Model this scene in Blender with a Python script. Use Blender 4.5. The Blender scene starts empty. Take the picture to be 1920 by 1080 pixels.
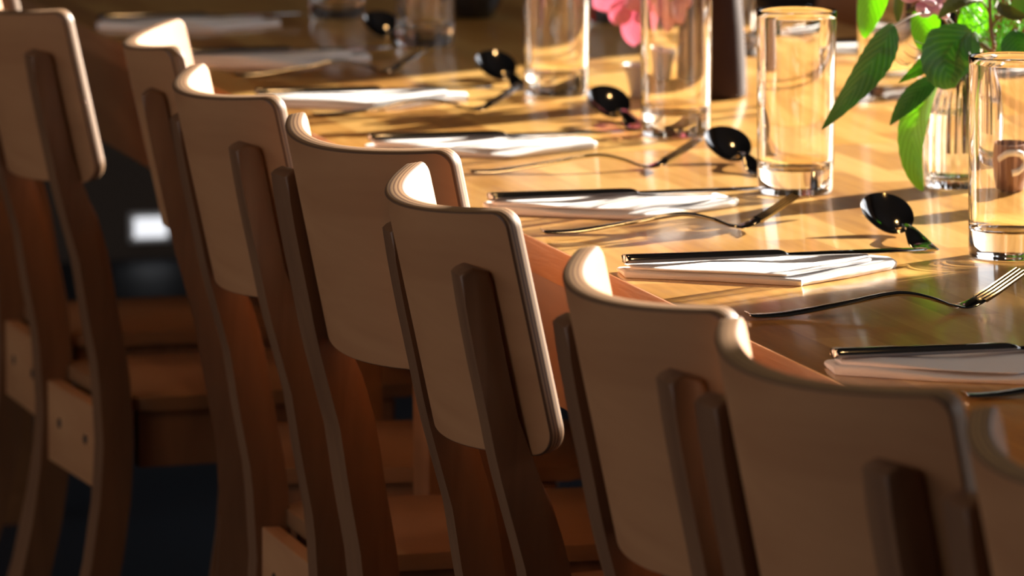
import bpy, bmesh, math, random
from mathutils import Vector, Matrix
PI = math.pi
sc = bpy.context.scene
C = sc.collection
random.seed(7)

# ------------------------------------------------------------------ camera
CAM = Vector((-1.0645, -4.0724, 1.2755))
YAW, PITCH, FPX = 0.26458, 0.14017, 9619.1
cd = bpy.data.cameras.new('camera')
cam = bpy.data.objects.new('camera', cd); C.objects.link(cam); sc.camera = cam
cam.location = CAM
cam.rotation_euler = (PI/2 - PITCH, 0, -YAW)
cd.sensor_width = 36; cd.lens = 36*FPX/1920
cd.clip_start = .1; cd.clip_end = 60
cd.dof.use_dof = True; cd.dof.focus_distance = 3.66; cd.dof.aperture_fstop = 12.0
_F = Vector((math.sin(YAW)*math.cos(PITCH), math.cos(YAW)*math.cos(PITCH), -math.sin(PITCH)))
_R = Vector((math.cos(YAW), -math.sin(YAW), 0)); _U = _R.cross(_F)
def ray(x, y): return _F + _R*((x-960)/FPX) - _U*((y-540)/FPX)
def onz(x, y, z):
    d = ray(x, y); t = (z-CAM.z)/d.z; return CAM + d*t
def ony(x, y, Y):
    d = ray(x, y); t = (Y-CAM.y)/d.y; return CAM + d*t

# ------------------------------------------------------------------ world, sun, exposure
sc.view_settings.view_transform = 'Standard'; sc.view_settings.look = 'None'
sc.view_settings.gamma = 1; sc.view_settings.use_curve_mapping = False
sc.view_settings.exposure = 0.0
try:
    sc.cycles.use_denoising = True
    sc.cycles.max_bounces = 16; sc.cycles.transmission_bounces = 14; sc.cycles.glossy_bounces = 6
    sc.cycles.diffuse_bounces = 5; sc.cycles.transparent_max_bounces = 16
    sc.cycles.sample_clamp_indirect = 12.0
    sc.cycles.blur_glossy = 0.5
except Exception: pass
W = bpy.data.worlds.new('sky'); sc.world = W; W.use_nodes = True
bg = W.node_tree.nodes['Background']
bg.inputs['Color'].default_value = (.93, .96, 1.0, 1); bg.inputs['Strength'].default_value = 1.7
SUN_AZ, SUN_EL = math.radians(30), math.radians(20)
ld = bpy.data.lights.new('sun', 'SUN'); ld.energy = 28; ld.color = (1.0, .90, .76); ld.cycles.is_caustics_light = True; ld.angle = math.radians(.6)
sun = bpy.data.objects.new('sun', ld); C.objects.link(sun)
sd = Vector((math.cos(SUN_EL)*math.cos(SUN_AZ), math.cos(SUN_EL)*math.sin(SUN_AZ), math.sin(SUN_EL)))
sun.rotation_euler = sd.to_track_quat('Z', 'Y').to_euler(); sun.location = (5, 2, 4)
def portal(name, loc, rot, sx, sy):
    l = bpy.data.lights.new(name, 'AREA'); l.shape = 'RECTANGLE'; l.size = sx; l.size_y = sy
    l.cycles.is_portal = True
    o = bpy.data.objects.new(name, l); C.objects.link(o); o.location = loc; o.rotation_euler = rot

# ------------------------------------------------------------------ materials
def mat(name, col=(.5,.5,.5), rough=.5, metal=0, **kw):
    m = bpy.data.materials.new(name); m.use_nodes = True
    b = m.node_tree.nodes['Principled BSDF']
    b.inputs['Base Color'].default_value = (*col, 1); b.inputs['Roughness'].default_value = rough
    b.inputs['Metallic'].default_value = metal
    for k, v in kw.items(): b.inputs[k.replace('_', ' ')].default_value = v
    return m
def N(m, t, **kw):
    n = m.node_tree.nodes.new(t)
    for k, v in kw.items(): setattr(n, k, v)
    return n
def LK(m, a, b): m.node_tree.links.new(a, b)
def ramp(m, fac, stops):
    r = N(m, 'ShaderNodeValToRGB'); e = r.color_ramp.elements
    while len(e) < len(stops): e.new(.5)
    for i, (p, c) in enumerate(stops): e[i].position = p; e[i].color = (*c, 1)
    LK(m, fac, r.inputs[0]); return r.outputs[0]
def wood(name, c0, c1, rough=.4, scale=(3, 40, 40), coat=.0, bump=.02, coord='Object'):
    m = mat(name, c0, rough); b = m.node_tree.nodes['Principled BSDF']
    tc = N(m, 'ShaderNodeTexCoord'); mp = N(m, 'ShaderNodeMapping'); mp.inputs['Scale'].default_value = scale
    LK(m, tc.outputs[coord], mp.inputs[0])
    n = N(m, 'ShaderNodeTexNoise'); n.inputs['Scale'].default_value = 1; n.inputs['Detail'].default_value = 6
    n.inputs['Distortion'].default_value = .6
    LK(m, mp.outputs[0], n.inputs[0])
    LK(m, ramp(m, n.outputs[0], [(.32, c0), (.68, c1)]), b.inputs['Base Color'])
    bp = N(m, 'ShaderNodeBump'); bp.inputs['Strength'].default_value = bump; bp.inputs['Distance'].default_value = .01
    LK(m, n.outputs[0], bp.inputs['Height']); LK(m, bp.outputs[0], b.inputs['Normal'])
    b.inputs['Coat Weight'].default_value = coat; b.inputs['Coat Roughness'].default_value = .2
    return m
M = {}
M['veneer'] = wood('birch_veneer', (.41,.178,.074), (.51,.24,.105), .58, (7, 5, 26), .05)
M['seat'] = wood('seat_veneer', (.20,.09,.038), (.26,.125,.055), .45, (5, 7, 26), .05)
M['beech'] = wood('stained_beech', (.17,.074,.034), (.24,.112,.052), .5, (45, 45, 5), .1)
M['edge_wood'] = wood('table_edge_wood', (.30,.125,.05), (.42,.20,.09), .5, (60, 6, 90), .1, .15)
M['apron_wood'] = wood('apron_wood', (.19,.08,.03), (.26,.115,.045), .5, (30, 3, 20), .1)
for k_ in ('veneer', 'seat', 'beech', 'apron_wood', 'edge_wood'):
    M[k_].node_tree.nodes['Principled BSDF'].inputs['Specular IOR Level'].default_value = .28
# plywood edge: UV v runs through the thickness
m = mat('plywood_edge', (.3,.2,.1), .5); b = m.node_tree.nodes['Principled BSDF']
uv = N(m, 'ShaderNodeUVMap'); sp = N(m, 'ShaderNodeSeparateXYZ'); LK(m, uv.outputs[0], sp.inputs[0])
mu = N(m, 'ShaderNodeMath', operation='MULTIPLY'); mu.inputs[1].default_value = 4.5; LK(m, sp.outputs[1], mu.inputs[0])
fr = N(m, 'ShaderNodeMath', operation='FRACT'); LK(m, mu.outputs[0], fr.inputs[0])
LK(m, ramp(m, fr.outputs[0], [(.0, (.15,.07,.035)), (.36, (.13,.06,.03)), (.5, (.30,.17,.085)), (.9, (.34,.20,.10))]), b.inputs['Base Color'])
M['ply'] = m
# table top: glued staves running along the table, satin lacquer
m = mat('stave_table_top', (.6,.36,.15), .34); b = m.node_tree.nodes['Principled BSDF']
tc = N(m, 'ShaderNodeTexCoord'); mp = N(m, 'ShaderNodeMapping'); mp.inputs['Rotation'].default_value = (0, 0, PI/2)
LK(m, tc.outputs['Object'], mp.inputs[0])
br = N(m, 'ShaderNodeTexBrick'); br.offset = .37; br.inputs['Scale'].default_value = 1
br.inputs['Color1'].default_value = (.0,.0,.0,1); br.inputs['Color2'].default_value = (1,1,1,1); br.inputs['Mortar'].default_value = (.4,.4,.4,1)
br.inputs['Mortar Size'].default_value = .0004; br.inputs['Brick Width'].default_value = .21; br.inputs['Row Height'].default_value = .042
LK(m, mp.outputs[0], br.inputs[0])
n1 = N(m, 'ShaderNodeTexNoise'); mp2 = N(m, 'ShaderNodeMapping'); mp2.inputs['Scale'].default_value = (70, 5, 40)
LK(m, tc.outputs['Object'], mp2.inputs[0]); LK(m, mp2.outputs[0], n1.inputs[0]); n1.inputs['Scale'].default_value = 1.6; n1.inputs['Detail'].default_value = 5; n1.inputs['Distortion'].default_value = .5
mx = N(m, 'ShaderNodeMix', data_type='FLOAT'); mx.inputs[0].default_value = .5
LK(m, br.outputs[0], mx.inputs[2]); LK(m, n1.outputs[0], mx.inputs[3])
LK(m, ramp(m, mx.outputs[0], [(.2, (.36,.155,.030)), (.45, (.57,.285,.062)), (.75, (.74,.44,.13))]), b.inputs['Base Color'])
b.inputs['Coat Weight'].default_value = .6; b.inputs['Coat Roughness'].default_value = .11; b.inputs['Coat IOR'].default_value = 1.5
bp = N(m, 'ShaderNodeBump'); bp.inputs['Strength'].default_value = .035; bp.inputs['Distance'].default_value = .004
LK(m, n1.outputs[0], bp.inputs['Height']); LK(m, bp.outputs[0], b.inputs['Normal'])
M['top'] = m
M['steel'] = mat('polished_steel', (.44,.43,.43), .09, 1)
M['steel_soft'] = mat('brushed_steel', (.55,.53,.5), .25, 1)
m = mat('paper_napkin', (.86,.84,.84), .85)
b = m.node_tree.nodes['Principled BSDF']; n = N(m, 'ShaderNodeTexNoise'); n.inputs['Scale'].default_value = 260
bp = N(m, 'ShaderNodeBump'); bp.inputs['Strength'].default_value = .12; bp.inputs['Distance'].default_value = .001
LK(m, n.outputs[0], bp.inputs['Height']); LK(m, bp.outputs[0], b.inputs['Normal']); M['paper'] = m
M['glass'] = mat('clear_glass', (1, 1, 1), 0.0, 0, IOR=1.47, Transmission_Weight=1.0)
M['water'] = mat('water', (.97, 1, .98), 0.0, 0, IOR=1.33, Transmission_Weight=1.0)
def leafmat(name, c0, c1, trans=.5, tint=(1.6, 1.7, .5)):
    m = bpy.data.materials.new(name); m.use_nodes = True; nt = m.node_tree; nt.nodes.clear()
    out = N(m, 'ShaderNodeOutputMaterial'); pr = N(m, 'ShaderNodeBsdfPrincipled'); tr = N(m, 'ShaderNodeBsdfTranslucent'); ms = N(m, 'ShaderNodeMixShader')
    uvn = N(m, 'ShaderNodeUVMap'); s = N(m, 'ShaderNodeSeparateXYZ'); LK(m, uvn.outputs[0], s.inputs[0])
    ab = N(m, 'ShaderNodeMath', operation='ABSOLUTE'); LK(m, s.outputs[0], ab.inputs[0])
    mm = N(m, 'ShaderNodeMath', operation='MULTIPLY_ADD'); mm.inputs[1].default_value = -.32; LK(m, ab.outputs[0], mm.inputs[0]); LK(m, s.outputs[1], mm.inputs[2])
    m2 = N(m, 'ShaderNodeMath', operation='MULTIPLY'); m2.inputs[1].default_value = 9; LK(m, mm.outputs[0], m2.inputs[0])
    f = N(m, 'ShaderNodeMath', operation='PINGPONG'); f.inputs[1].default_value = .5; LK(m, m2.outputs[0], f.inputs[0])
    nz = N(m, 'ShaderNodeTexNoise'); nz.inputs['Scale'].default_value = 90; ad = N(m, 'ShaderNodeMath', operation='MULTIPLY_ADD'); ad.inputs[1].default_value = .18
    LK(m, nz.outputs[0], ad.inputs[0]); LK(m, f.outputs[0], ad.inputs[2])
    col = ramp(m, ad.outputs[0], [(.08, c1), (.22, c0), (.6, tuple(x*.88 for x in c0))])
    LK(m, col, pr.inputs['Base Color']); pr.inputs['Roughness'].default_value = .42
    tcn = N(m, 'ShaderNodeMix', data_type='RGBA', blend_type='MULTIPLY'); tcn.inputs[0].default_value = 1
    LK(m, col, tcn.inputs[6]); tcn.inputs[7].default_value = (*tint, 1); LK(m, tcn.outputs[2], tr.inputs[0])
    bp = N(m, 'ShaderNodeBump'); bp.inputs['Strength'].default_value = .5; bp.inputs['Distance'].default_value = .001
    LK(m, f.outputs[0], bp.inputs['Height']); LK(m, bp.outputs[0], pr.inputs['Normal'])
    ms.inputs[0].default_value = trans; LK(m, pr.outputs[0], ms.inputs[1]); LK(m, tr.outputs[0], ms.inputs[2]); LK(m, ms.outputs[0], out.inputs[0])
    return m
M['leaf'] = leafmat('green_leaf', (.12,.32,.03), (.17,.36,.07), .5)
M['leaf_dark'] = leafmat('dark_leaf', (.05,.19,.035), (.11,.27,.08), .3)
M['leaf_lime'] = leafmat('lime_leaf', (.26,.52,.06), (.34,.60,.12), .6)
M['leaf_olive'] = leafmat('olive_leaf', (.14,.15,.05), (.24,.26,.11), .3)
M['petal'] = leafmat('pink_petal', (.85,.42,.52), (.90,.55,.62), .45, (1, .9, .98))
M['petal_pale'] = leafmat('pale_pink_petal', (.93,.66,.78), (.95,.74,.84), .45, (1, .92, 1.0))
M['stem'] = mat('brown_stem', (.16,.09,.05), .5)
M['stem_green'] = mat('green_stem', (.12,.22,.04), .5)
M['fern'] = leafmat('fern_green', (.09,.30,.03), (.14,.38,.06), .45)
M['dark_clay'] = mat('dark_glazed_clay', (.028,.010,.008), .62)
M['brown_clay'] = mat('brown_clay', (.22,.11,.075), .5)
M['stoneware'] = mat('beige_stoneware', (.48,.40,.35), .4)
M['dark_clay'].node_tree.nodes['Principled BSDF'].inputs['Specular IOR Level'].default_value = .2
M['black'] = mat('black_glaze', (.012,.013,.016), .15)
M['red'] = mat('red_glass', (.75,.03,.02), .2)
M['floor'] = mat('dark_floor', (.016,.024,.036), .6)
M['wall'] = mat('dark_plaster', (.10,.075,.06), .8)
M['wall_warm'] = mat('warm_plaster', (.22,.16,.11), .8)
M['ceil'] = mat('dark_ceiling', (.03,.028,.028), .8)
M['white'] = mat('white_paint', (.8,.8,.8), .5)
M['shade'] = mat('black_metal_shade', (.02,.02,.02), .4, .6)
def emis(name, col, s):
    m = mat(name, col, .5); b = m.node_tree.nodes['Principled BSDF']
    b.inputs['Emission Color'].default_value = (*col, 1); b.inputs['Emission Strength'].default_value = s; return m
M['bulb'] = emis('warm_bulb', (1, .55, .16), 30)
M['led'] = emis('white_light_panel', (.93, .95, 1), 1.0)  # stand-in glow for the unidentified white rectangle

# ------------------------------------------------------------------ mesh helpers
def fin(name, bm, mats, parent=None, smooth=40, bevel=0):
    bmesh.ops.recalc_face_normals(bm, faces=bm.faces)
    me = bpy.data.meshes.new(name); bm.to_mesh(me); bm.free()
    for mm_ in (mats if isinstance(mats, (list, tuple)) else [mats]): me.materials.append(mm_)
    if smooth:
        me.polygons.foreach_set('use_smooth', [True]*len(me.polygons)); me.set_sharp_from_angle(angle=math.radians(smooth))
    o = bpy.data.objects.new(name, me); C.objects.link(o); o.parent = parent
    return o
def tag(o, label=None, cat=None, group=None, kind=None):
    if label: o['label'] = label
    if cat: o['category'] = cat
    if group: o['group'] = group
    if kind: o['kind'] = kind
    return o
def thing(name, label, cat, loc=(0,0,0), rz=0, group=None):
    o = bpy.data.objects.new(name, None); C.objects.link(o); o.empty_display_size = .05
    o.location = loc; o.rotation_euler = (0, 0, rz); return tag(o, label, cat, group)
def dup(root, loc, rz, label=None, group=None):
    r = root.copy(); C.objects.link(r); r.location = loc; r.rotation_euler = (0, 0, rz)
    if label: r['label'] = label
    if group: r['group'] = group
    for ch in list(root.children):
        c = ch.copy(); C.objects.link(c); c.parent = r
        for g in list(ch.children):
            d = g.copy(); C.objects.link(d); d.parent = c
    return r
def box(bm, x0, x1, y0, y1, z0, z1, bev=0, mi=0):
    vs = [bm.verts.new((x, y, z)) for z in (z0, z1) for y in (y0, y1) for x in (x0, x1)]
    fs = [bm.faces.new([vs[i] for i in q]) for q in ((0,2,3,1),(4,5,7,6),(0,1,5,4),(2,6,7,3),(0,4,6,2),(1,3,7,5))]
    for f in fs: f.material_index = mi
    if bev:
        es = list({e for f in fs for e in f.edges})
        bmesh.ops.bevel(bm, geom=es, offset=bev, segments=2, affect='EDGES', profile=.6)
def catmull(P, n=8):
    P = [Vector(p) for p in P]; Q = [P[0]*2-P[1]] + P + [P[-1]*2-P[-2]]; out = []
    for i in range(1, len(Q)-2):
        a, b_, c, d = Q[i-1:i+3]
        for k in range(n):
            t = k/n
            out.append(.5*((2*b_) + (c-a)*t + (2*a-5*b_+4*c-d)*t*t + (-a+3*b_-3*c+d)*t**3))
    out.append(P[-1]); return out
def tube(bm, pts, r, seg=8, n=6, taper=None):
    P = catmull(pts, n) if len(pts) > 2 else [Vector(p) for p in pts]
    rings = []; up = Vector((0, 0, 1))
    for i, p in enumerate(P):
        d = (P[min(i+1, len(P)-1)] - P[max(i-1, 0)]).normalized()
        a = d.cross(up)
        if a.length < .05: a = d.cross(Vector((1, 0, 0)))
        a.normalize(); b_ = d.cross(a); f = i/(len(P)-1)
        rr = r if taper is None else r + (taper-r)*f
        rings.append([bm.verts.new(p + (a*math.cos(t) + b_*math.sin(t))*rr) for t in [2*PI*k/seg for k in range(seg)]])
    for A, B in zip(rings, rings[1:]):
        for k in range(seg): bm.faces.new((A[k], A[(k+1) % seg], B[(k+1) % seg], B[k]))
    bm.faces.new(rings[0]); bm.faces.new(rings[-1])
def lathe(bm, prof, seg=64, flute=None, fmax=99):
    rings = []
    for i_, (r, z) in enumerate(prof):
        if r < 1e-6: rings.append([bm.verts.new((0, 0, z))]); continue
        ring = []
        for k in range(seg):
            t = 2*PI*k/seg; rr = r
            if flute and i_ < fmax: rr = r*(1 + flute(t, z))
            ring.append(bm.verts.new((rr*math.cos(t), rr*math.sin(t), z)))
        rings.append(ring)
    for A, B in zip(rings, rings[1:]):
        for k in range(seg):
            k2 = (k+1) % seg
            if len(A) == 1 and len(B) == 1: continue
            if len(A) == 1: bm.faces.new((A[0], B[k], B[k2]))
            elif len(B) == 1: bm.faces.new((A[k], A[k2], B[0]))
            else: bm.faces.new((A[k], A[k2], B[k2], B[k]))
def prism(bm, pts, z0, z1, bev=0, topfn=None, axis='z', seg=2):
    """outline pts extruded; axis z (pts are x,y) or y (pts are x,z)"""
    if axis == 'z':
        lo = [bm.verts.new((x, y, z0)) for x, y in pts]; hi = [bm.verts.new((x, y, z1 if not topfn else topfn(x, y))) for x, y in pts]
    else:
        lo = [bm.verts.new((x, z0, z)) for x, z in pts]; hi = [bm.verts.new((x, z1, z)) for x, z in pts]
    f1 = bm.faces.new(lo); f2 = bm.faces.new(hi); n = len(pts)
    for i in range(n): bm.faces.new((lo[i], lo[(i+1) % n], hi[(i+1) % n], hi[i]))
    if bev:
        es = list(set(f1.edges) | set(f2.edges))
        bmesh.ops.bevel(bm, geom=es, offset=bev, segments=seg, affect='EDGES', profile=.5)

# ------------------------------------------------------------------ room
def struct(name, bm, m): o = fin(name, bm, m, smooth=0); o['kind'] = 'structure'; return o
RX0, RX1, RY0, RY1, RZ = -4.2, 2.2, -6.2, 5.2, 3.1
bm = bmesh.new(); box(bm, RX0-.2, RX1+.2, RY0-.2, RY1+.2, -.1, 0); struct('floor', bm, M['floor'])
bm = bmesh.new(); box(bm, RX0-.2, RX1+.2, RY0-.2, RY1+.2, RZ, RZ+.1); struct('ceiling', bm, M['ceil'])
bm = bmesh.new(); box(bm, RX0-.2, RX1+.2, RY1, RY1+.2, 0, RZ); struct('wall_far', bm, M['wall'])
bm = bmesh.new(); box(bm, RX0-.2, RX1+.2, RY0-.2, RY0, 0, RZ); struct('wall_behind', bm, M['wall'])
def wall_open(name, x0, x1, opens, m):
    bm = bmesh.new(); y = RY0
    for a, b_, z0, z1 in opens:
        box(bm, x0, x1, y, a, 0, RZ); box(bm, x0, x1, a, b_, 0, z0); box(bm, x0, x1, a, b_, z1, RZ); y = b_
    box(bm, x0, x1, y, RY1, 0, RZ); struct(name, bm, m)
TA = math.tan(SUN_AZ)
WN, WF = -.63 + RX1*TA, 1.00 + RX1*TA
wall_open('wall_right', RX1, RX1+.12, [(-3.2, -.9, .95, 2.4), (.0, WN, 1.69, 2.4), (WN, WF, .95, 2.4), (WF, 2.75, 1.69, 2.4)], M['wall'])  # high sills shaped to keep table ends shaded; nearest opening added as fill
wall_open('wall_left', RX0-.12, RX0, [(-2.8, 2.8, 1.0, 2.4)], M['wall_warm'])
portal('daylight_right', (RX1+.1, (WN+WF)/2, 1.675), (0, PI/2, 0), 1.45, WF-WN)
portal('daylight_right', (RX1+.1, (WF+2.75)/2, 2.045), (0, PI/2, 0), .71, 2.75-WF)
portal('daylight_right', (RX1+.1, WN/2, 2.045), (0, PI/2, 0), .71, WN)
portal('daylight_right', (RX1+.1, -2.05, 1.675), (0, PI/2, 0), 1.45, 2.3)
portal('daylight_left', (RX0-.1, .0, 1.7), (0, -PI/2, 0), 1.4, 5.6)
# unidentified small white patch, added as a glowing rectangle on the far wall
p = ony(280, 425, RY1)
bm = bmesh.new(); box(bm, -.04, .04, -.012, 0, -.028, .028, .004)
lt = thing('step_light', 'small glowing white light low on the dark wall far behind the chairs', 'light', (p.x, RY1, max(p.z, .05)))
fin('light_housing', bm, M['white'], lt)
bm = bmesh.new(); box(bm, -.03, .03, -.015, -.0125, -.018, .018); fin('light_panel', bm, M['led'], lt)

# ------------------------------------------------------------------ pendant lamps above the table, added fill lamps in the aisle
def pendant():
    t = thing('pendant_lamp', 'x', 'lamp', (0,0,0))
    bm = bmesh.new(); tube(bm, [(0,0,.20), (0,0,1.15)], .004, 6); fin('cord', bm, M['shade'], t)
    bm = bmesh.new(); lathe(bm, [(.02,.22),(.04,.21),(.07,.17),(.13,.06),(.15,0),(.147,0),(.126,.06),(.066,.165),(.036,.2),(0,.205)], 40); fin('lamp_shade', bm, M['shade'], t)
    bm = bmesh.new(); lathe(bm, [(0,.005),(.02,.012),(.032,.035),(.03,.06),(.018,.085),(.014,.12),(0,.12)], 24); fin('bulb', bm, M['bulb'], t)
    l = bpy.data.lights.new('bulb_light', 'POINT'); l.energy = LAMP_W; l.color = (1, .62, .30); l.shadow_soft_size = .034
    lo = bpy.data.objects.new('bulb_light', l); C.objects.link(lo); lo.parent = t; lo.location = (0, 0, -.04)
    return t
LAMP_W = 1.5
pl = pendant(); pl.location = (.3, -.9, RZ-1.15); pl['label'] = 'black pendant lamp hanging over the near end of the table'
dup(pl, (.3, .55, RZ-1.15), 0, 'black pendant lamp hanging over the middle of the table')
dup(pl, (.3, 2.0, RZ-1.15), 0, 'black pendant lamp hanging over the far end of the table')
q = dup(pl, (-2.0, -.8, RZ-1.15), 0, 'black pendant lamp in the aisle behind the near chairs')  # this lamp and the next are added to warm the chair backs
dup(pl, (-2.0, 1.2, RZ-1.15), 0, 'black pendant lamp in the aisle behind the far chairs')

_aisle_fill = bpy.data.lights['bulb_light'].copy(); _aisle_fill.energy = 4.2  # energy of the added aisle fill lamps
for o in C.objects:
    if o.name.startswith('bulb_light') and o.parent.location.x < -1: o.data = _aisle_fill
# ------------------------------------------------------------------ tables
TW, TZ = .85, .75
def table(y0, y1, legs, label):
    t = thing('dining_table', label, 'table', (0, y0, 0), 0, None); L = y1-y0
    bm = bmesh.new(); box(bm, 0, TW, 0, L, TZ-.028, TZ, .0012)
    for f in bm.faces:
        if f.calc_center_median().z < TZ-.0013: f.material_index = 1
    o = fin('tabletop', bm, [M['top'], M['edge_wood']], t, 30)
    for x0, x1, a, b_ in ((.012, .034, .03, L-.03), (TW-.034, TW-.012, .03, L-.03)):
        bm = bmesh.new(); box(bm, x0, x1, a, b_, TZ-.130, TZ-.028, .001); fin('apron', bm, M['apron_wood'], t)
    for a in (.03, L-.052):
        bm = bmesh.new(); box(bm, .035, TW-.035, a, a+.022, TZ-.130, TZ-.028, .001); fin('apron', bm, M['apron_wood'], t)
    for ly in legs:
        for x0 in (.0345, TW-.0345-.055):
            bm = bmesh.new(); box(bm, x0, x0+.055, ly-y0, ly-y0+.058, 0, TZ-.028, .004); fin('leg', bm, M['apron_wood'], t)
    return t
SEAM = .352
table(-2.45, SEAM-.001, (-2.35, .268), 'long oiled wooden table under the near place settings, up to the seam')
table(SEAM+.001, 2.75, (.66, 2.63), 'second long wooden table beyond the seam, under the far place settings')

# ------------------------------------------------------------------ chairs
SW, SK, SH, SHT, LEAN, TH = .152, 1.97, .1690, .8434, .210, .0135
def lerp(tab, z):
    for (a, va), (b_, vb) in zip(tab, tab[1:]):
        if b_ <= z <= a: return va + (vb-va)*(a-z)/(a-b_)
    return tab[-1][1]
XB = [(.815,.0180),(.757,.0285),(.715,.0375),(.677,.0450),(.607,.0640),(.56,.0710),(.50,.0820),(.425,.0860),(.369,.0820),(.309,.0730),(.23,.0550),(.15,.0300),(.07,.0020),(0,-.0180)]
def make_chair():
    t = thing('dining_chair', 'x', 'chair', (0,0,0), 0, 'wooden dining chairs along the near side of the table')
    # backrest
    bm = bmesh.new(); uvl = bm.loops.layers.uv.new('UVMap'); NU, NV, R = 52, 20, .012
    def pt(a, b_, th, e):
        w = SW - e; h = SH/2 - e; r = R*(1.5 if b_ > 0 else 1) - e*.5
        ys = a*w; d = max(0, abs(ys)-(w-r)); dv = r - math.sqrt(max(r*r-d*d, 0))
        v = b_*(h-dv); y = ys; vv = SH/2 + v
        sl = 2*SK*y; nrm = Vector((1, -sl)).normalized()
        xs = SK*y*y + nrm.x*th
        return Vector((xs*math.cos(LEAN) + vv*math.sin(LEAN), y + nrm.y*th, SHT + xs*math.sin(LEAN) - vv*math.cos(LEAN)))
    def A(i):
        s = -1 + 2*i/NU; return math.copysign(1-(1-abs(s))**1.9, s)
    def Bv(j):
        s = -1 + 2*j/NV; return math.copysign(1-(1-abs(s))**1.5, s)
    layers = [(0,.0013),(.06,.0004),(.12,0),(.5,0),(.88,0),(.94,.0004),(1,.0013)]
    grids = {}
    for li in (0, len(layers)-1):
        f, e = layers[li]
        grids[li] = [[bm.verts.new(pt(A(i), Bv(j), f*TH, e)) for j in range(NV+1)] for i in range(NU+1)]
        for i in range(NU):
            for j in range(NV):
                g = grids[li]; bm.faces.new((g[i][j], g[i+1][j], g[i+1][j+1], g[i][j+1]))
    loop = [(i, 0) for i in range(NU)] + [(NU, j) for j in range(NV)] + [(i, NV) for i in range(NU, 0, -1)] + [(0, j) for j in range(NV, 0, -1)]
    prev = [grids[0][i][j] for i, j in loop]
    for li in range(1, len(layers)):
        f, e = layers[li]; f0 = layers[li-1][0]
        cur = [grids[li][i][j] for i, j in loop] if li == len(layers)-1 else [bm.verts.new(pt(A(i), Bv(j), f*TH, e)) for i, j in loop]
        for k in range(len(loop)):
            k2 = (k+1) % len(loop)
            fc = bm.faces.new((prev[k], prev[k2], cur[k2], cur[k])); fc.material_index = 1
            for l in fc.loops: l[uvl].uv = (k/len(loop), f0 if l.vert in (prev[k], prev[k2]) else f)
        prev = cur
    o = fin('backrest', bm, [M['veneer'], M['ply']], t, 35)
    # rear legs run up as posts behind the backrest
    for yc in (-.1150, .1150):
        back = [(lerp(XB, z), z) for z in [.808-.02*i for i in range(41)]] + [(lerp(XB, 0), 0)]
        def front(z):
            xb = lerp(XB, z)
            if z > .68: return xb + .0205
            k = min(1, (.68-z)/.015); return xb + .0205 + .0105*k*(1 if z > .3 else 1-.35*(.3-z)/.3)
        fr_ = [(front(z), z) for z in [0] + [.011+.02*i for i in range(40)]]
        top = [(fr_[-1][0]-.0005, .803), (fr_[-1][0]-.004, .8105), (back[0][0]+.009, .8135), (back[0][0]+.003, .811)]
        pts = fr_ + top + back[0:]
        bm = bmesh.new(); prism(bm, pts, yc-.0165, yc+.0165, .003, axis='y', seg=3); fin('rear_leg', bm, M['beech'], t, 40)
    # seat
    out = []
    def rc(x, y, r, a0):
        for k in range(7):
            a = a0 + PI/2*k/6; out.append((x + r*math.cos(a), y + r*math.sin(a)))
    rc(.40, .098, .03, 0); rc(.137, .104, .025, PI/2); rc(.137, -.104, .025, PI); rc(.40, -.098, .03, 1.5*PI)
    bm = bmesh.new(); prism(bm, out, .457, .471, .003, topfn=lambda x, y: .471); fin('seat', bm, M['seat'], t)
    bm = bmesh.new(); box(bm, .090, .106, -.0985, .0985, .375, .4565, .002); br_ = fin('back_rail', bm, M['veneer'], t)
    for y in (-.05, .05):
        bm = bmesh.new(); lathe(bm, [(0,0),(.005,.0002),(.0055,.002),(0,.002)], 16)
        s_ = fin('screw', bm, M['steel_soft'], br_); s_.rotation_euler = (0, PI/2, 0); s_.location = (.0885, y, .42)
    for s in (-1, 1):
        bm = bmesh.new(); box(bm, .125, .36, s*.110-.009, s*.110+.009, .40, .4565, .002); fin('side_rail', bm, M['beech'], t)
        bm = bmesh.new(); tb = .011
        vs = [bm.verts.new((x, y, z)) for z, w in ((0, .010), (.4565, .014)) for x, y in ((.375-w, s*.108-w), (.375+w, s*.108-w), (.375+w, s*.108+w), (.375-w, s*.108+w))]
        for q_ in ((0,1,2,3),(4,5,6,7),(0,1,5,4),(1,2,6,5),(2,3,7,6),(3,0,4,7)): bm.faces.new([vs[i] for i in q_])
        bmesh.ops.bevel(bm, geom=list(bm.edges), offset=.003, segments=2, affect='EDGES'); fin('front_leg', bm, M['beech'], t)
    bm = bmesh.new(); box(bm, .367, .383, -.094, .094, .40, .4565, .002); fin('front_rail', bm, M['beech'], t)
    return t
ch0 = make_chair()
CH = [(-0.231, -0.681, -0.039), (-0.203, -1.8, 0.038), (-0.226, -1.473, 0.09), (-0.233, -1.153, -0.008), (-0.209, -0.341, 0.17), (-0.227, 0.072, 0.008), (-0.189, 0.518, -0.206), (-0.258, 0.903, 0.08), (-0.235, 1.33, 0.03)]
CHL = ['sharply focused wooden chair with striped plywood edges, fourth from the camera',
       'wooden chair nearest the camera, cut off by the bottom right corner',
       'large blurred wooden chair at the lower right, second from the camera',
       'third wooden chair from the camera, its backrest directly beside the second napkin setting',
       'fifth wooden chair from the camera, wide backrest turned a little, behind the sharpest chair',
       'sixth wooden chair from the camera, with a bright cream inner curve at its top',
       'seventh wooden chair from the camera, twisted toward the table, tan triangular inner face',
       'eighth wooden chair from the camera, blurred and dark, in the top left corner',
       'ninth wooden chair, farthest of the near row, almost hidden behind the blurred eighth chair']
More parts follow.
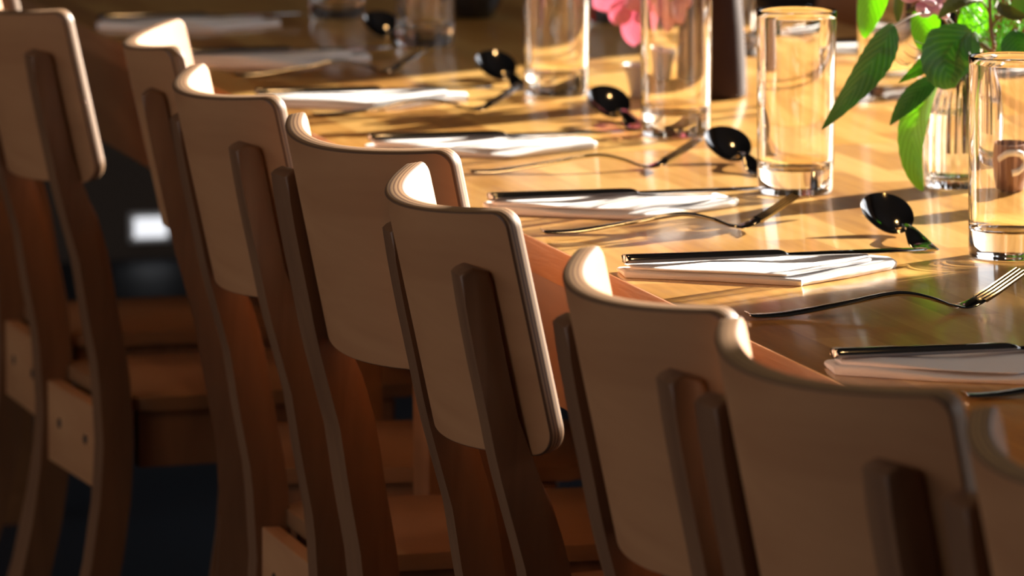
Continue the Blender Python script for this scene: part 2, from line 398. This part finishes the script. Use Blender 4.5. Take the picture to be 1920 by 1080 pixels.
for i, (x, y, r) in enumerate(CH):
    if i == 0: ch0.location = (x, y, 0); ch0.rotation_euler = (0, 0, r); ch0['label'] = CHL[0]
    else: dup(ch0, (x, y, 0), r, CHL[i])
for x, y, r, l in ((1.04, .92, PI+.04, 'wooden chair on the far side of the table behind the pink and green bouquet'),
                   (1.05, 1.36, PI-.05, 'wooden chair on the far side of the table, seen behind the tall centre tumbler'),
                   (1.04, 1.80, PI+.03, 'wooden chair on the far side of the table at the top edge of view')):
    dup(ch0, (x, y, 0), r, l, 'wooden dining chairs on the opposite side of the table')

# ------------------------------------------------------------------ cutlery
def strip(name, secs, m, parent, seg=12, cup=None):
    """secs: (s, zc, halfwidth, halfthick) ; solid of elliptical sections along x"""
    bm = bmesh.new(); rings = []
    for s, z, w, h in secs:
        rings.append([bm.verts.new((s, w*math.copysign(abs(math.cos(a))**.7, math.cos(a)), z + h*math.sin(a))) for a in [2*PI*k/seg for k in range(seg)]])
    for A_, B_ in zip(rings, rings[1:]):
        for k in range(seg): bm.faces.new((A_[k], A_[(k+1) % seg], B_[(k+1) % seg], B_[k]))
    bm.faces.new(rings[0]); bm.faces.new(rings[-1])
    return fin(name, bm, m, parent, 50)
def smooth_secs(S, n=6):
    out = []
    P = [Vector(s) for s in S]; Q = [P[0]*2-P[1]] + P + [P[-1]*2-P[-2]]
    for i in range(1, len(Q)-2):
        a, b_, c, d = Q[i-1:i+3]
        for k in range(n):
            t = k/n; out.append(tuple(.5*((2*b_) + (c-a)*t + (2*a-5*b_+4*c-d)*t*t + (-a+3*b_-3*c+d)*t**3)))
    out.append(tuple(P[-1])); return [(s, z, max(w, .0004), max(h, .0003)) for s, z, w, h in out]
def make_fork():
    t = thing('fork', 'x', 'fork', (0,0,0), 0, 'forks at the place settings')
    strip('handle', smooth_secs([(0,.0045,.006,.0009),(.004,.0022,.0085,.0012),(.03,.0025,.0095,.0014),(.07,.0075,.006,.0015),(.105,.0128,.0032,.0018),(.122,.0128,.003,.0018),(.140,.0085,.0036,.0016),(.152,.004,.006,.0013),(.158,.0028,.010,.0011)]), M['steel'], t)
    hd = strip('fork_head', smooth_secs([(.156,.0028,.0098,.0011),(.163,.0024,.0122,.001),(.171,.0045,.0125,.001),(.178,.008,.0122,.001)]), M['steel'], t)
    for k in range(4):
        y = -.0103 + k*.00687; bm = bmesh.new()
        P = [(.176,y,.0070),(.186,y,.0125),(.197,y,.0195),(.208,y,.0265)]; R_ = []
        for i, p_ in enumerate(P):
            w = .0019 - .0003*i; h = .0009 - .00012*i
            R_.append([bm.verts.new((p_[0]+dz*-.5, p_[1]+dy, p_[2]+dz)) for dy, dz in ((-w,-h),(w,-h),(w,h),(-w,h))])
        for a, b_ in zip(R_, R_[1:]):
            for j in range(4): bm.faces.new((a[j], a[(j+1) % 4], b_[(j+1) % 4], b_[j]))
        bm.faces.new(R_[0]); bm.faces.new(R_[-1]); fin('tine', bm, M['steel'], hd)
    return t
def make_spoon():
    # handle end at x=0, bowl tip at x=.155
    t = thing('spoon', 'x', 'spoon', (0,0,0), 0, 'spoons at the place settings')
    strip('handle', smooth_secs([(0,.0016,.0065,.0009),(.004,.0016,.0095,.0012),(.022,.003,.0100,.0015),(.040,.0075,.0075,.0016),(.058,.0115,.0045,.0017),(.076,.0115,.003,.0019),(.090,.0075,.003,.0018),(.098,.0055,.0045,.0012)]), M['steel'], t)
    bm = bmesh.new(); NR, NS = 12, 40; Lb, Wb = .0305, .0205; tilt = math.radians(25)
    def bp_(rho, a, off):
        u = rho*Lb*math.cos(a); w = rho*Wb*math.sin(a)*(1 - .12*math.cos(a)*-1)
        dep = -.0085*(1-rho**2.2) - off*(.3+.7*(1-rho**6))
        x = u; z = dep
        return Vector((.120 + x*math.cos(tilt) - z*math.sin(tilt), w, .0157 + x*math.sin(tilt) + z*math.cos(tilt)))
    Gs = []
    for off in (0, .0012):
        c0 = bm.verts.new(bp_(0, 0, off)); rings = [[bm.verts.new(bp_(r/NR, 2*PI*k/NS, off)) for k in range(NS)] for r in range(1, NR+1)]
        for k in range(NS): bm.faces.new((c0, rings[0][k], rings[0][(k+1) % NS]))
        for A_, B_ in zip(rings, rings[1:]):
            for k in range(NS): bm.faces.new((A_[k], B_[k], B_[(k+1) % NS], A_[(k+1) % NS]))
        Gs.append(rings[-1])
    for k in range(NS): bm.faces.new((Gs[0][k], Gs[1][k], Gs[1][(k+1) % NS], Gs[0][(k+1) % NS]))
    fin('spoon_bowl', bm, M['steel'], t, 60)
    return t
def make_knife():
    t = thing('table_knife', 'x', 'knife', (0,0,0), 0, 'table knives laid on the napkins')
    strip('handle', smooth_secs([(0,.004,.0075,.0028),(.003,.004,.0092,.0034),(.03,.004,.0092,.0033),(.08,.004,.0080,.0030),(.115,.004,.0072,.0028),(.124,.0038,.006,.0022),(.128,.0028,.005,.0012)]), M['steel'], t)
    out = [(.126,-.005),(.14,-.0085),(.18,-.0095),(.22,-.0092),(.236,-.006),(.241,0),(.238,.004),(.22,.006),(.16,.0065),(.126,.005)]
    bm = bmesh.new(); prism(bm, out, .0018, .0034, .0004); fin('blade', bm, M['steel'], t, 30)
    return t
def put2(o, a, b_, z):
    """place so local +x runs from pixel a to pixel b on the plane z"""
    A_, B_ = onz(*a, z), onz(*b_, z); d = B_-A_
    return (A_.x, A_.y, z), math.atan2(d.y, d.x)
ORD = {1:'nearest the camera', 2:'of the second', 3:'third', 4:'fourth', 5:'fifth', 6:'sixth', 7:'seventh'}
fork0 = make_fork(); sp0 = make_spoon(); kn0 = make_knife()
FK = {2:((1400,598),(1782,581),'steel fork nearest the camera shown whole, beside the second chair tops, olive reflections below it'),
      1:((1806,748),(2180,731),'steel fork handle cut off by the right edge, just behind the nearest chair'),
      3:((1015,440),(1385,430),'steel fork between the two sharpest folded napkins, tines pointing at a tumbler base'),
      4:((878,326),(1112,320),'steel fork whose handle starts behind the fifth chair, tines ending under a tumbler'),
      5:((585,219),(862,211),'blurred steel fork in front of the fifth napkin from the camera'),
      6:((436,144),(716,137),'blurred dark fork at the left, in front of the sixth napkin from the camera')}
FL = {1:'steel fork cut off by the right edge, handle behind the nearest chair',
      2:'sharp steel fork with raised tines ending near the right edge of the picture',
      3:'steel fork lying between the two sharpest napkins, handle reaching the sunlit table edge',
      4:'steel fork whose handle comes out from behind the fifth chair backrest',
      5:'blurred steel fork just in front of the fifth napkin from the camera',
      6:'very blurred dark fork in front of the sixth napkin from the camera'}
first = True
for k, (a, b_, _) in FK.items():
    loc, rz = put2(None, a, b_, TZ+.0003)
    if first: fork0.location = loc; fork0.rotation_euler = (0,0,rz); fork0['label'] = FL[k]; first = False
    else: dup(fork0, loc, rz, FL[k])
SPN = {2:((1742,474),'sharp steel spoon at the right, its dark bowl mirroring two orange lamps'),
       3:((1432,332),'steel spoon partly hidden behind the left side of the centre right tumbler'),
       4:((1200,246),'steel spoon lying left of the base of the tall tumbler beside the dark vase'),
       5:((985,172),'blurred steel spoon touching the left side of the third farthest tumbler'),
       6:((762,90),'blurred dark spoon far back with an orange lamp reflection, left of a tumbler')}
SPP = {2:1.50, 3:1.52, 4:1.53, 5:1.55, 6:1.55}
first = True
for k, (a, lab) in SPN.items():
    A_ = onz(*a, TZ); loc = (A_.x, A_.y, TZ+.0003); rz = SPP[k]
    if first: sp0.location = loc; sp0.rotation_euler = (0,0,rz); sp0['label'] = lab; first = False
    else: dup(sp0, loc, rz, lab)

# ------------------------------------------------------------------ napkins, each with its knife
def make_napkin(seed):
    rnd = random.Random(seed); t = thing('folded_napkin', 'x', 'napkin', (0,0,0), 0, 'folded white paper napkins at the place settings')
    j = lambda s=.004: rnd.uniform(-s, s)
    lower = [(0,-.002),(.055,-.034+j()),(.108+j(),-.063+j()),(.114,-.064),(.16,-.036+j()),(.205,-.012+j()),(.212,-.002),(.214+j(),.022),(.208,.030),(.1,.030+j()),(.004,.026)]
    upper = [(.006,.0),(.055,-.028),(.104,-.055+j()),(.15,-.030),(.19,-.006),(.194,.012),(.18,.024),(.09,.022),(.008,.020)]
    def dens(P, n=5):
        P = P + [P[0]]; o = []
        for a, b_ in zip(P, P[1:]):
            for q_ in range(n): o.append((a[0]+(b_[0]-a[0])*q_/n, a[1]+(b_[1]-a[1])*q_/n))
        return o
    def layer(name, pts, z0, h, ph):
        bm = bmesh.new(); pts = dens(pts); n = len(pts); cx = sum(x for x, y in pts)/n; cy = sum(y for x, y in pts)/n
        def zt(x, y): return z0 + h + .0011*math.sin(x*55+ph) + .0008*math.sin(y*120+x*30+ph*2)
        rows = []
        for lev, (e, f) in enumerate(((0,0),(-.0012,.35),(-.0012,.7),(.0005,.93),(.0022,1))):
            row = []
            for x, y in pts:
                dx, dy = cx-x, cy-y; L = math.hypot(dx, dy); x2 = x+dx/L*e; y2 = y+dy/L*e
                row.append(bm.verts.new((x2, y2, z0 + (zt(x, y)-z0)*f)))
            rows.append(row)
        for A_, B_ in zip(rows, rows[1:]):
            for i in range(n): bm.faces.new((A_[i], A_[(i+1) % n], B_[(i+1) % n], B_[i]))
        bm.faces.new(rows[0])
        prev = rows[-1]
        for s in (.75, .45, .15):
            cur = []
            for x, y in pts:
                x2, y2 = cx+(x-cx)*s, cy+(y-cy)*s; cur.append(bm.verts.new((x2, y2, zt(x2, y2))))
            for i in range(n): bm.faces.new((prev[i], prev[(i+1) % n], cur[(i+1) % n], cur[i]))
            prev = cur
        bm.faces.new(prev); fin(name, bm, M['paper'], t, 45)
    layer('lower_fold', lower, 0, .0050, rnd.random()*6)
    layer('upper_fold', upper, .0058, .0024, rnd.random()*6)
    return t
NP = {1:(.007,-.925,-.02), 2:(.005,-.446,.0), 3:(.006,-.052,.01), 4:(.014,.402,-.02), 5:(.002,.825,-.03), 6:(.008,1.255,.0), 7:(.008,1.690,.02)}
NL = {1:'white folded napkin in shadow at the right edge, nearest the camera',
      2:'sharp white folded napkin with a dark-handled knife, just behind the third chair',
      3:'white folded napkin behind the sharp fork, third place setting from the camera',
      4:'white folded napkin fourth from the camera, above the fifth chair backrest',
      5:'blurred white folded napkin fifth from the camera, beside the sixth chair',
      6:'blurred white folded napkin sixth from the camera, right of the seventh chair',
      7:'bluish blurred napkin farthest back at the top left'}
KL = {1:'dark steel knife on the shaded napkin at the right edge', 2:'sharp steel knife on the napkin behind the third chair, blade reaching the spoon handle',
      3:'steel knife on the third napkin from the camera, blade pointing at a tumbler base', 4:'steel knife on the fourth napkin from the camera',
      5:'blurred steel knife along the back edge of the fifth napkin', 6:'blurred steel knife on the sixth napkin from the camera', 7:'blurred steel knife on the bluish farthest napkin'}
first = True
for k, (x, y, r) in NP.items():
    nk = make_napkin(k); nk.location = (x, y, TZ+.0003); nk.rotation_euler = (0,0,r); nk.scale = (1,1.2,1); nk['label'] = NL[k]
    loc = (x+.002, y+.008, TZ+.0088); rr = r + {1:.0,2:.02,3:.03,4:.02,5:.03,6:.02,7:0}[k]
    if first: kn0.location = loc; kn0.rotation_euler = (0,0,rr); kn0['label'] = KL[k]; first = False
    else: dup(kn0, loc, rr, KL[k])
for x, y, l, kl in ((.835, .74, 'white napkin on the far side of the table beside the blurred far tumbler', 'knife on the far side napkin beside the blurred far tumbler'),
                (.835, 1.20, 'white blurred napkin on the far side of the table, between tumbler and drooping leaf', 'knife on the blurred napkin across the table at the top'),
                (.835, 1.62, 'white napkin on the far side of the table, highest in view', 'knife on the highest far side napkin')):
    nk = make_napkin(int(x*100+y*10)); nk.location = (x, y, TZ+.0003); nk.rotation_euler = (0,0,PI); nk['label'] = l
    nk['group'] = 'folded white napkins on the far side'
    dup(kn0, (x-.002, y-.008, TZ+.0088), PI, kl, 'knives on the far side')

# ------------------------------------------------------------------ tumblers
bm = bmesh.new()
lathe(bm, [(0,.0008),(.024,.0008),(.0290,0),(.0312,.0012),(.0318,.004),(.0322,.02),(.0335,.148),(.0338,.1525),(.0333,.1545),(.0322,.1542),(.0315,.1525),(.0311,.148),(.0298,.030),(.0288,.0235),(.026,.0208),(.015,.0196),(0,.0192)], 72)
gl0 = fin('tumbler', bm, M['glass'], None, 60); tag(gl0, 'x', 'glass', 'clear highball tumblers at the place settings')
GL = [((1491,362), 'clear tall tumbler at middle right with its whole rim visible, left of the drooping leaf'),
      ((1894,482), 'clear tall tumbler cut by the right edge, nearest the camera'),
      ((1267,254), 'clear tall tumbler just left of the dark brown vase, top cut by the frame'),
      ((1043,178), 'clear tumbler beside a spoon, third from the left, top cut by the frame'),
      ((797,86), 'blurred tumbler far back, right of the orange lit spoon'),
      ((632,34), 'very blurred tumbler at the top, sparkling blue highlights'),
      ((1668,180), 'blurred tumbler across the table behind the big drooping leaf'),]
for i, (px, l) in enumerate(GL):
    P = onz(*px, TZ)
    o = gl0 if i == 0 else gl0.copy()
    if i: C.objects.link(o)
    o.location = (P.x, P.y, TZ+.0003); o['label'] = l
for x, y, l in ((.60, 1.19, 'blurred tumbler across the table seen above the middle right tumbler'), (.60, 1.62, 'farthest blurred tumbler across the table')):
    o = gl0.copy(); C.objects.link(o); o.location = (x, y, TZ+.0003); o['label'] = l

# ------------------------------------------------------------------ leaves and flowers
def leaf(name, base, mid, tip, w, m, parent, nrm=(0,-1,.2), fold=.25, wave=.04, shape=1.0, broad=.45, serr=.0):
    """curved blade of real thickness from base to tip; positions are world, parent at origin frame"""
    base, mid, tip = Vector(base), Vector(mid), Vector(tip); n = 22; mcols = 8
    bm = bmesh.new(); uvl = bm.loops.layers.uv.new('UVMap'); nr = Vector(nrm).normalized()
    G = []
    for i in range(n+1):
        t = i/n; c = (1-t)**2*base + 2*t*(1-t)*(2*mid - (base+tip)/2) + t*t*tip
        d = (2*(1-t)*((2*mid-(base+tip)/2)-base) + 2*t*(tip-(2*mid-(base+tip)/2))).normalized()
        side = d.cross(nr).normalized(); up = side.cross(d)
        p = math.log(.5)/math.log(broad); hw = w/2*(math.sin(PI*min(1, t**p)) ** shape)
        if serr: hw *= 1 + serr*((i % 2)*2-1)
        row = []
        for j in range(-mcols//2, mcols//2+1):
            s = j/(mcols/2); row.append((c + side*hw*s + up*(abs(s)**1.3*hw*fold + math.sin(t*9+s*2)*w*wave), (s, t)))
        G.append(row)
    o_ = []; 
    for off in (0, 1):
        g = [[(bm.verts.new(q_[0] + nr*(.0003 if off else -.0003)), q_[1]) for q_ in row] for row in G]; o_.append(g)
    for off, g in enumerate(o_):
        for i in range(n):
            for j in range(mcols):
                q_ = [g[i][j], g[i][j+1], g[i+1][j+1], g[i+1][j]]
                if len({v[0] for v in q_}) < 4: continue
                f = bm.faces.new([v[0] for v in q_]); 
                for l_, v in zip(f.loops, q_): l_[uvl].uv = v[1]
    a, b_ = o_
    for j0 in (0, mcols):
        for i in range(n): bm.faces.new((a[i][j0][0], a[i+1][j0][0], b_[i+1][j0][0], b_[i][j0][0]))
    for o in (bm,): bmesh.ops.remove_doubles(bm, verts=bm.verts, dist=1e-5)
    inv = parent.matrix_world.inverted() if parent else Matrix()
    ob = fin(name, bm, m, parent, 60)
    if parent: ob.location = -parent.location
    return ob
def stem(name, pts, r, m, parent, taper=None):
    bm = bmesh.new(); tube(bm, pts, r, 8, 6, taper); ob = fin(name, bm, m, parent)
    if parent: ob.location = -parent.location
    return ob
VX, VY = .437, .012
# ribbed glass vase
bm = bmesh.new()
outp = [(0,.001),(.022,.001),(.027,.0),(.029,.002),(.0298,.006),(.0302,.015),(.0305,.030),(.0305,.050),(.0295,.064),(.0265,.078),(.021,.090),(.0165,.099),(.0158,.107),(.0175,.116),(.0185,.1185),(.0172,.119)]
inp = [(.0160,.116),(.0142,.107),(.0150,.099),(.0192,.090),(.0245,.078),(.0272,.064),(.0280,.050),(.0280,.030),(.0275,.015),(.0255,.010),(.020,.008),(0,.0075)]
rp = [(r, z) for r, z in outp] + inp
lathe(bm, rp, 160, lambda t, z: (.022*math.cos(20*t) if .004 < z < .080 else 0), len(outp))
vs_ = fin('glass_vase', bm, M['glass'], None, 60); vs_.location = (VX, VY, TZ+.0003)
tag(vs_, 'small ribbed clear glass vase holding the leafy bouquet, right of the middle tumbler', 'vase')
bm = bmesh.new(); lathe(bm, [(0,.0078),(.0200,.0083),(.0253,.0103),(.0272,.015),(.0278,.030),(.0278,.050),(.0270,.064),(0,.064)], 64)
wt = fin('vase_water', bm, M['water'], None, 60); wt.location = (VX, VY, TZ+.0003); tag(wt, 'clear water filling the lower half of the ribbed glass vase', 'water', kind='stuff')

def PY(x, y, Y): return ony(x, y, Y)
MOUTH = Vector((VX, VY, TZ+.118))
def sprig(label, loc=MOUTH): return thing('leafy_sprig', label, 'plant', loc, 0, None)
# sprig A: long drooping leaf on the left
s = sprig('leafy stem bending left over the table with one long drooping dark green leaf')
stem('stem', [(VX-.006,VY,TZ+.03), (VX-.004,VY,TZ+.12), PY(1790,75,-.0), PY(1765,30,-.02), PY(1722,26,-.05), PY(1672,50,-.07)], .0016, M['stem'], s, .0009)
leaf('leaf', PY(1674,44,-.07), PY(1630,125,-.075), PY(1541,243,-.08), .030, M['leaf_dark'], s, (.35,-1,.15), .22, .02, .8, .42, .03)
# sprig B: low bright leaf
s = sprig('leafy stem hanging low in front of the vase with a large bright green leaf')
stem('stem', [(VX+.004,VY-.004,TZ+.03), (VX-.001,VY-.006,TZ+.118), PY(1785,118,-.04), PY(1763,146,-.05)], .0015, M['stem_green'], s, .001)
leaf('leaf', PY(1764,146,-.05), PY(1714,245,-.05), PY(1730,358,-.055), .037, M['leaf_lime'], s, (.6,-1,-.1), -.15, .03, .7, .5, .02)
leaf('leaf', PY(1766,142,-.055), PY(1712,182,-.06), PY(1668,236,-.06), .018, M['leaf_dark'], s, (.1,-1,.6), .3, .02, .9, .45, .02)
# sprig C: dark heart-shaped leaf with small one
s = sprig('leafy stem carrying a broad dark heart-shaped leaf in front of the vase neck')
stem('stem', [(VX,VY+.004,TZ+.03), (VX,VY,TZ+.122), PY(1818,80,-.05), PY(1812,62,-.07)], .0014, M['stem'], s, .001)
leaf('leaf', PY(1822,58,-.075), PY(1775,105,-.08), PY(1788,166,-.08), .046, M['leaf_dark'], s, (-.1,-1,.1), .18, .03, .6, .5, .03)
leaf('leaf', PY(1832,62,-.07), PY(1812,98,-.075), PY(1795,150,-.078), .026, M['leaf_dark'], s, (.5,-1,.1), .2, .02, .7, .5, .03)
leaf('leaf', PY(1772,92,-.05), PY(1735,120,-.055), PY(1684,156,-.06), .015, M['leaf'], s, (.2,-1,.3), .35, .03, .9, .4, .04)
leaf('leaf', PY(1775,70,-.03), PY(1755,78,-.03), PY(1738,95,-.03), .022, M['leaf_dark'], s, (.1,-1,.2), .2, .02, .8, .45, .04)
for q_ in ((1712,74,1742,84),(1700,80,1730,95),(1694,96,1722,110),(1688,112,1708,118),(1678,112,1704,122)):
    stem('thorn', [PY(q_[2],q_[3],-.05), PY((q_[0]+q_[2])/2-1,(q_[1]+q_[3])/2+3,-.05), PY(q_[0],q_[1],-.05)], .0005, M['stem'], s, .0002)
# sprig D: lime leaves behind
s = sprig('pale lime green leaves glowing with sunlight at the back of the bouquet')
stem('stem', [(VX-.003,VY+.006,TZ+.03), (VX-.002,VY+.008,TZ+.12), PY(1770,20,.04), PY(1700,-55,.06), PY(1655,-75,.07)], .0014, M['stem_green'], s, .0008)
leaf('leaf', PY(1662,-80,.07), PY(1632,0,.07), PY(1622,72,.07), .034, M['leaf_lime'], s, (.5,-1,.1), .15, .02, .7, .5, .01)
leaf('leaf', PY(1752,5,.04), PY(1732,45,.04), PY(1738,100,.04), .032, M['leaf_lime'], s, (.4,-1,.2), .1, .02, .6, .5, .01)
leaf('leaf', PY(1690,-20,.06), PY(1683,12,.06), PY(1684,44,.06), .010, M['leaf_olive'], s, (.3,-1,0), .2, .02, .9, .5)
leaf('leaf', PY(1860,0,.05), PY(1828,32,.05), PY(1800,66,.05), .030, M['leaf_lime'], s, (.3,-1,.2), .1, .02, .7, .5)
# sprig E: brown green curling leaves
s = sprig('upright brown stem forking above the right hand tumbler with curling olive leaves')
stem('stem', [(VX+.006,VY,TZ+.03), (VX+.009,VY-.002,TZ+.118), PY(1862,95,-.03), PY(1857,45,-.03), PY(1855,-40,-.03), PY(1850,-120,-.03)], .0022, M['stem'], s, .0014)
stem('twig', [PY(1858,55,-.03), PY(1872,34,-.03), PY(1900,25,-.03)], .001, M['stem'], s, .0006)
stem('twig', [PY(1856,30,-.03), PY(1846,8,-.03), PY(1825,0,-.03), PY(1790,10,-.03)], .001, M['stem'], s, .0006)
leaf('leaf', PY(1845,2,-.03), PY(1800,2,-.04), PY(1758,36,-.045), .014, M['leaf_olive'], s, (.1,-1,.8), .3, .02, .8, .5)
leaf('leaf', PY(1870,0,-.02), PY(1890,26,-.03), PY(1930,30,-.035), .015, M['leaf_olive'], s, (.1,-1,.8), .3, .02, .8, .5)
leaf('leaf', PY(1890,30,0), PY(1920,10,-.01), PY(1945,-20,-.01), .022, M['leaf_dark'], s, (.1,-1,.2), .2, .02, .8, .5)
leaf('leaf', PY(1905,55,0), PY(1912,90,-.01), PY(1930,120,-.01), .034, M['leaf_dark'], s, (-.2,-1,.2), .2, .02, .8, .5)
leaf('leaf', PY(1850,-110,-.03), PY(1880,-150,-.04), PY(1920,-150,-.04), .03, M['leaf'], s, (.1,-1,.4), .2, .02, .8, .5)
# fine ferny sprig
fs = thing('fern_sprig', 'feathery bright green fern foliage behind the right hand tumbler rim', 'plant', MOUTH)
stem('stem', [(VX+.002,VY+.008,TZ+.03), (VX+.008,VY+.01,TZ+.12), PY(1870,70,.03), PY(1885,0,.03), PY(1890,-60,.03)], .0012, M['stem_green'], fs, .0007)
bm = bmesh.new(); rnd = random.Random(4)
for i in range(330):
    a = PY(rnd.uniform(1800, 1925), rnd.uniform(-10, 112), rnd.uniform(.0, .05))
    d = Vector((rnd.gauss(0,1), rnd.gauss(0,.5), rnd.gauss(.3,1))).normalized()*rnd.uniform(.005, .012)
    tube(bm, [a, a+d*.5+Vector((rnd.gauss(0,.0012),0,rnd.gauss(0,.0012))), a+d], rnd.uniform(.00035,.0007), 4, 2, .0002)
for i in range(14):
    a = PY(1872, 105, .03); b_ = PY(rnd.uniform(1800, 1925), rnd.uniform(-5, 70), rnd.uniform(0,.05))
    tube(bm, [a, (a+b_)/2+Vector((0,0,.004)), b_], .0006, 4, 3, .0003)
f_ = fin('foliage', bm, M['fern'], fs); f_.location = -fs.location; f_['kind'] = 'stuff'
# pink flowers
def flower(label, center, R_, face, n=11, seed=1, stempts=None, sag=0, pm='petal'):
    rnd = random.Random(seed); t = thing('pink_flower', label, 'flower', center)
    face = Vector(face).normalized(); ax = face.cross(Vector((0,0,1))).normalized(); ay = face.cross(ax)
    if stempts: stem('stem', stempts, .0015, M['stem'], t, .001)
    for k in range(n):
        a = 2*PI*k/n + rnd.uniform(-.15,.15); inner = k % 2
        d = ax*math.cos(a) + ay*math.sin(a); L = R_*(rnd.uniform(.85,1.1) if not inner else .7)
        b0 = center + d*R_*.08; tip = center + d*L + face*(R_*(.35 if inner else .05)) + Vector((0,0,-sag*L))
        md = center + d*L*.55 + face*(R_*(.38 if inner else .2)); leaf('petal', b0, md, tip, R_*.62, M[pm], t, face, -.25, .04, .5, .62)
    bm = bmesh.new(); bmesh.ops.create_icosphere(bm, subdivisions=2, radius=R_*.14); c = fin('flower_centre', bm, M['leaf_lime'], t); c.location = face*R_*.1
    return t
flower('pale pink flower at the top of the leafy bouquet, cut by the frame', PY(1735,-3,-.02), .026, (.1,-.6,.7), 12, 3,
       [(VX-.002,VY,TZ+.03), (VX-.002,VY,TZ+.12), PY(1790,50,0), PY(1742,0,-.01)], 0, 'petal_pale')
s2 = leaf('sepal', PY(1795,22,-.03), PY(1750,10,-.03), PY(1697,24,-.03), .010, M['leaf_olive'], None, (.1,-1,.8), .2, .02, .8)
s2.name = 'loose_leaf'; tag(s2, 'thin brown-green leaf lying under the pale pink flower of the bouquet', 'leaf')

# dark vase with its own flowers further back
P = onz(1346, 186, TZ); DX, DY = P.x, P.y + .02
bm = bmesh.new(); lathe(bm, [(0,.001),(.030,.0),(.0335,.002),(.0345,.006),(.0340,.03),(.0315,.07),(.0275,.11),(.0225,.14),(.0180,.16),(.0175,.168),(.0195,.176),(.018,.177),(.0155,.168),(.016,.158),(.020,.138),(.024,.11),(.028,.07),(.030,.03),(.028,.008),(0,.006)], 56)
dv = fin('brown_vase', bm, M['dark_clay'], None, 60); dv.location = (DX, DY, TZ+.0003); tag(dv, 'dark brown glazed vase between the two tall tumblers in mid table', 'vase')
def PF(x, y, Y): return ony(x, y, Y)
FC = [(1190,-6,.80,.040,(-.3,-.8,-.1),5,'blurred pink flower drooping left of the dark brown vase'),
      (1250,-2,.76,.042,(.1,-.9,-.1),8,'blurred pink flower seen through the tall tumbler beside the dark vase'),
      (1330,-150,.80,.042,(.1,-.8,.4),9,'pink flower standing upright above the dark brown vase')]
for x, y, Y, R_, fc, sd_, l in FC:
    c = PF(x, y, Y); flower(l, c, R_, fc, 9, sd_, [(DX,DY,TZ+.05), (DX,DY,TZ+.178), Vector((DX,DY,TZ+.19))*.5+c*.5+Vector((0,0,.035)), c], .2)

# small things between the settings
P = onz(1228, 186, TZ)
bm = bmesh.new(); lathe(bm, [(0,.0005),(.017,.0),(.0185,.001),(.0215,.018),(.0262,.0315),(.0268,.0325),(.0262,.0328),(.0208,.018),(.0172,.003),(0,.0025)], 48)
o = fin('sauce_cup', bm, M['stoneware'], None, 60); o.location = (P.x, P.y+.02, TZ+.0003); tag(o, 'small tapered grey-brown cup with a bright rim behind the tall tumbler', 'cup')
P = onz(1912, 398, TZ)
st = thing('sugar_pot', 'small brown clay pot behind the nearest tumbler, white swirl on its side', 'pot', (P.x, P.y+.025, TZ+.0003))
bm = bmesh.new(); lathe(bm, [(0,.0005),(.014,.0),(.0175,.001),(.021,.012),(.0225,.025),(.0215,.037),(.0205,.043),(.0190,.0435),(.0195,.037),(.0205,.025),(.019,.012),(.015,.004),(0,.0035)], 48); fin('pot_body', bm, M['brown_clay'], st, 60)
bm = bmesh.new(); tube(bm, [(-.0185,-.0105,.030),(-.010,-.0195,.037),(.004,-.0220,.036),(.012,-.0190,.028),(.004,-.0225,.021),(-.006,-.0220,.019)], .0032, 8, 6); fin('white_swirl', bm, M['white'], st)
P = onz(897, 36, TZ)
bm = bmesh.new(); lathe(bm, [(0,.0005),(.02,0),(.023,.001),(.032,.02),(.036,.038),(.037,.041),(.0355,.0415),(.030,.02),(.022,.004),(0,.0035)], 48)
o = fin('black_bowl', bm, M['black'], None, 60); o.location = (P.x, P.y+.02, TZ+.0003); tag(o, 'black glazed bowl at the top edge between two blurred tumblers', 'bowl')
P = onz(1450, 12, TZ)
bm = bmesh.new(); lathe(bm, [(0,.0005),(.018,0),(.021,.001),(.025,.02),(.027,.05),(.026,.0505),(.0235,.02),(.019,.004),(0,.0035)], 48)
o = fin('candle_holder', bm, M['red'], None, 60); o.location = (min(P.x, .80), P.y+.02, TZ+.0003); tag(o, 'small red candle holder at the top edge above the middle right tumbler', 'candle holder')

for o in C.objects:
    if o.type == 'MESH':
        if o.data.materials and o.data.materials[0] in (M['glass'],): o.cycles.is_caustics_caster = True
        elif o.name.startswith(('tabletop', 'lower_fold', 'upper_fold', 'backrest')): o.cycles.is_caustics_receiver = True
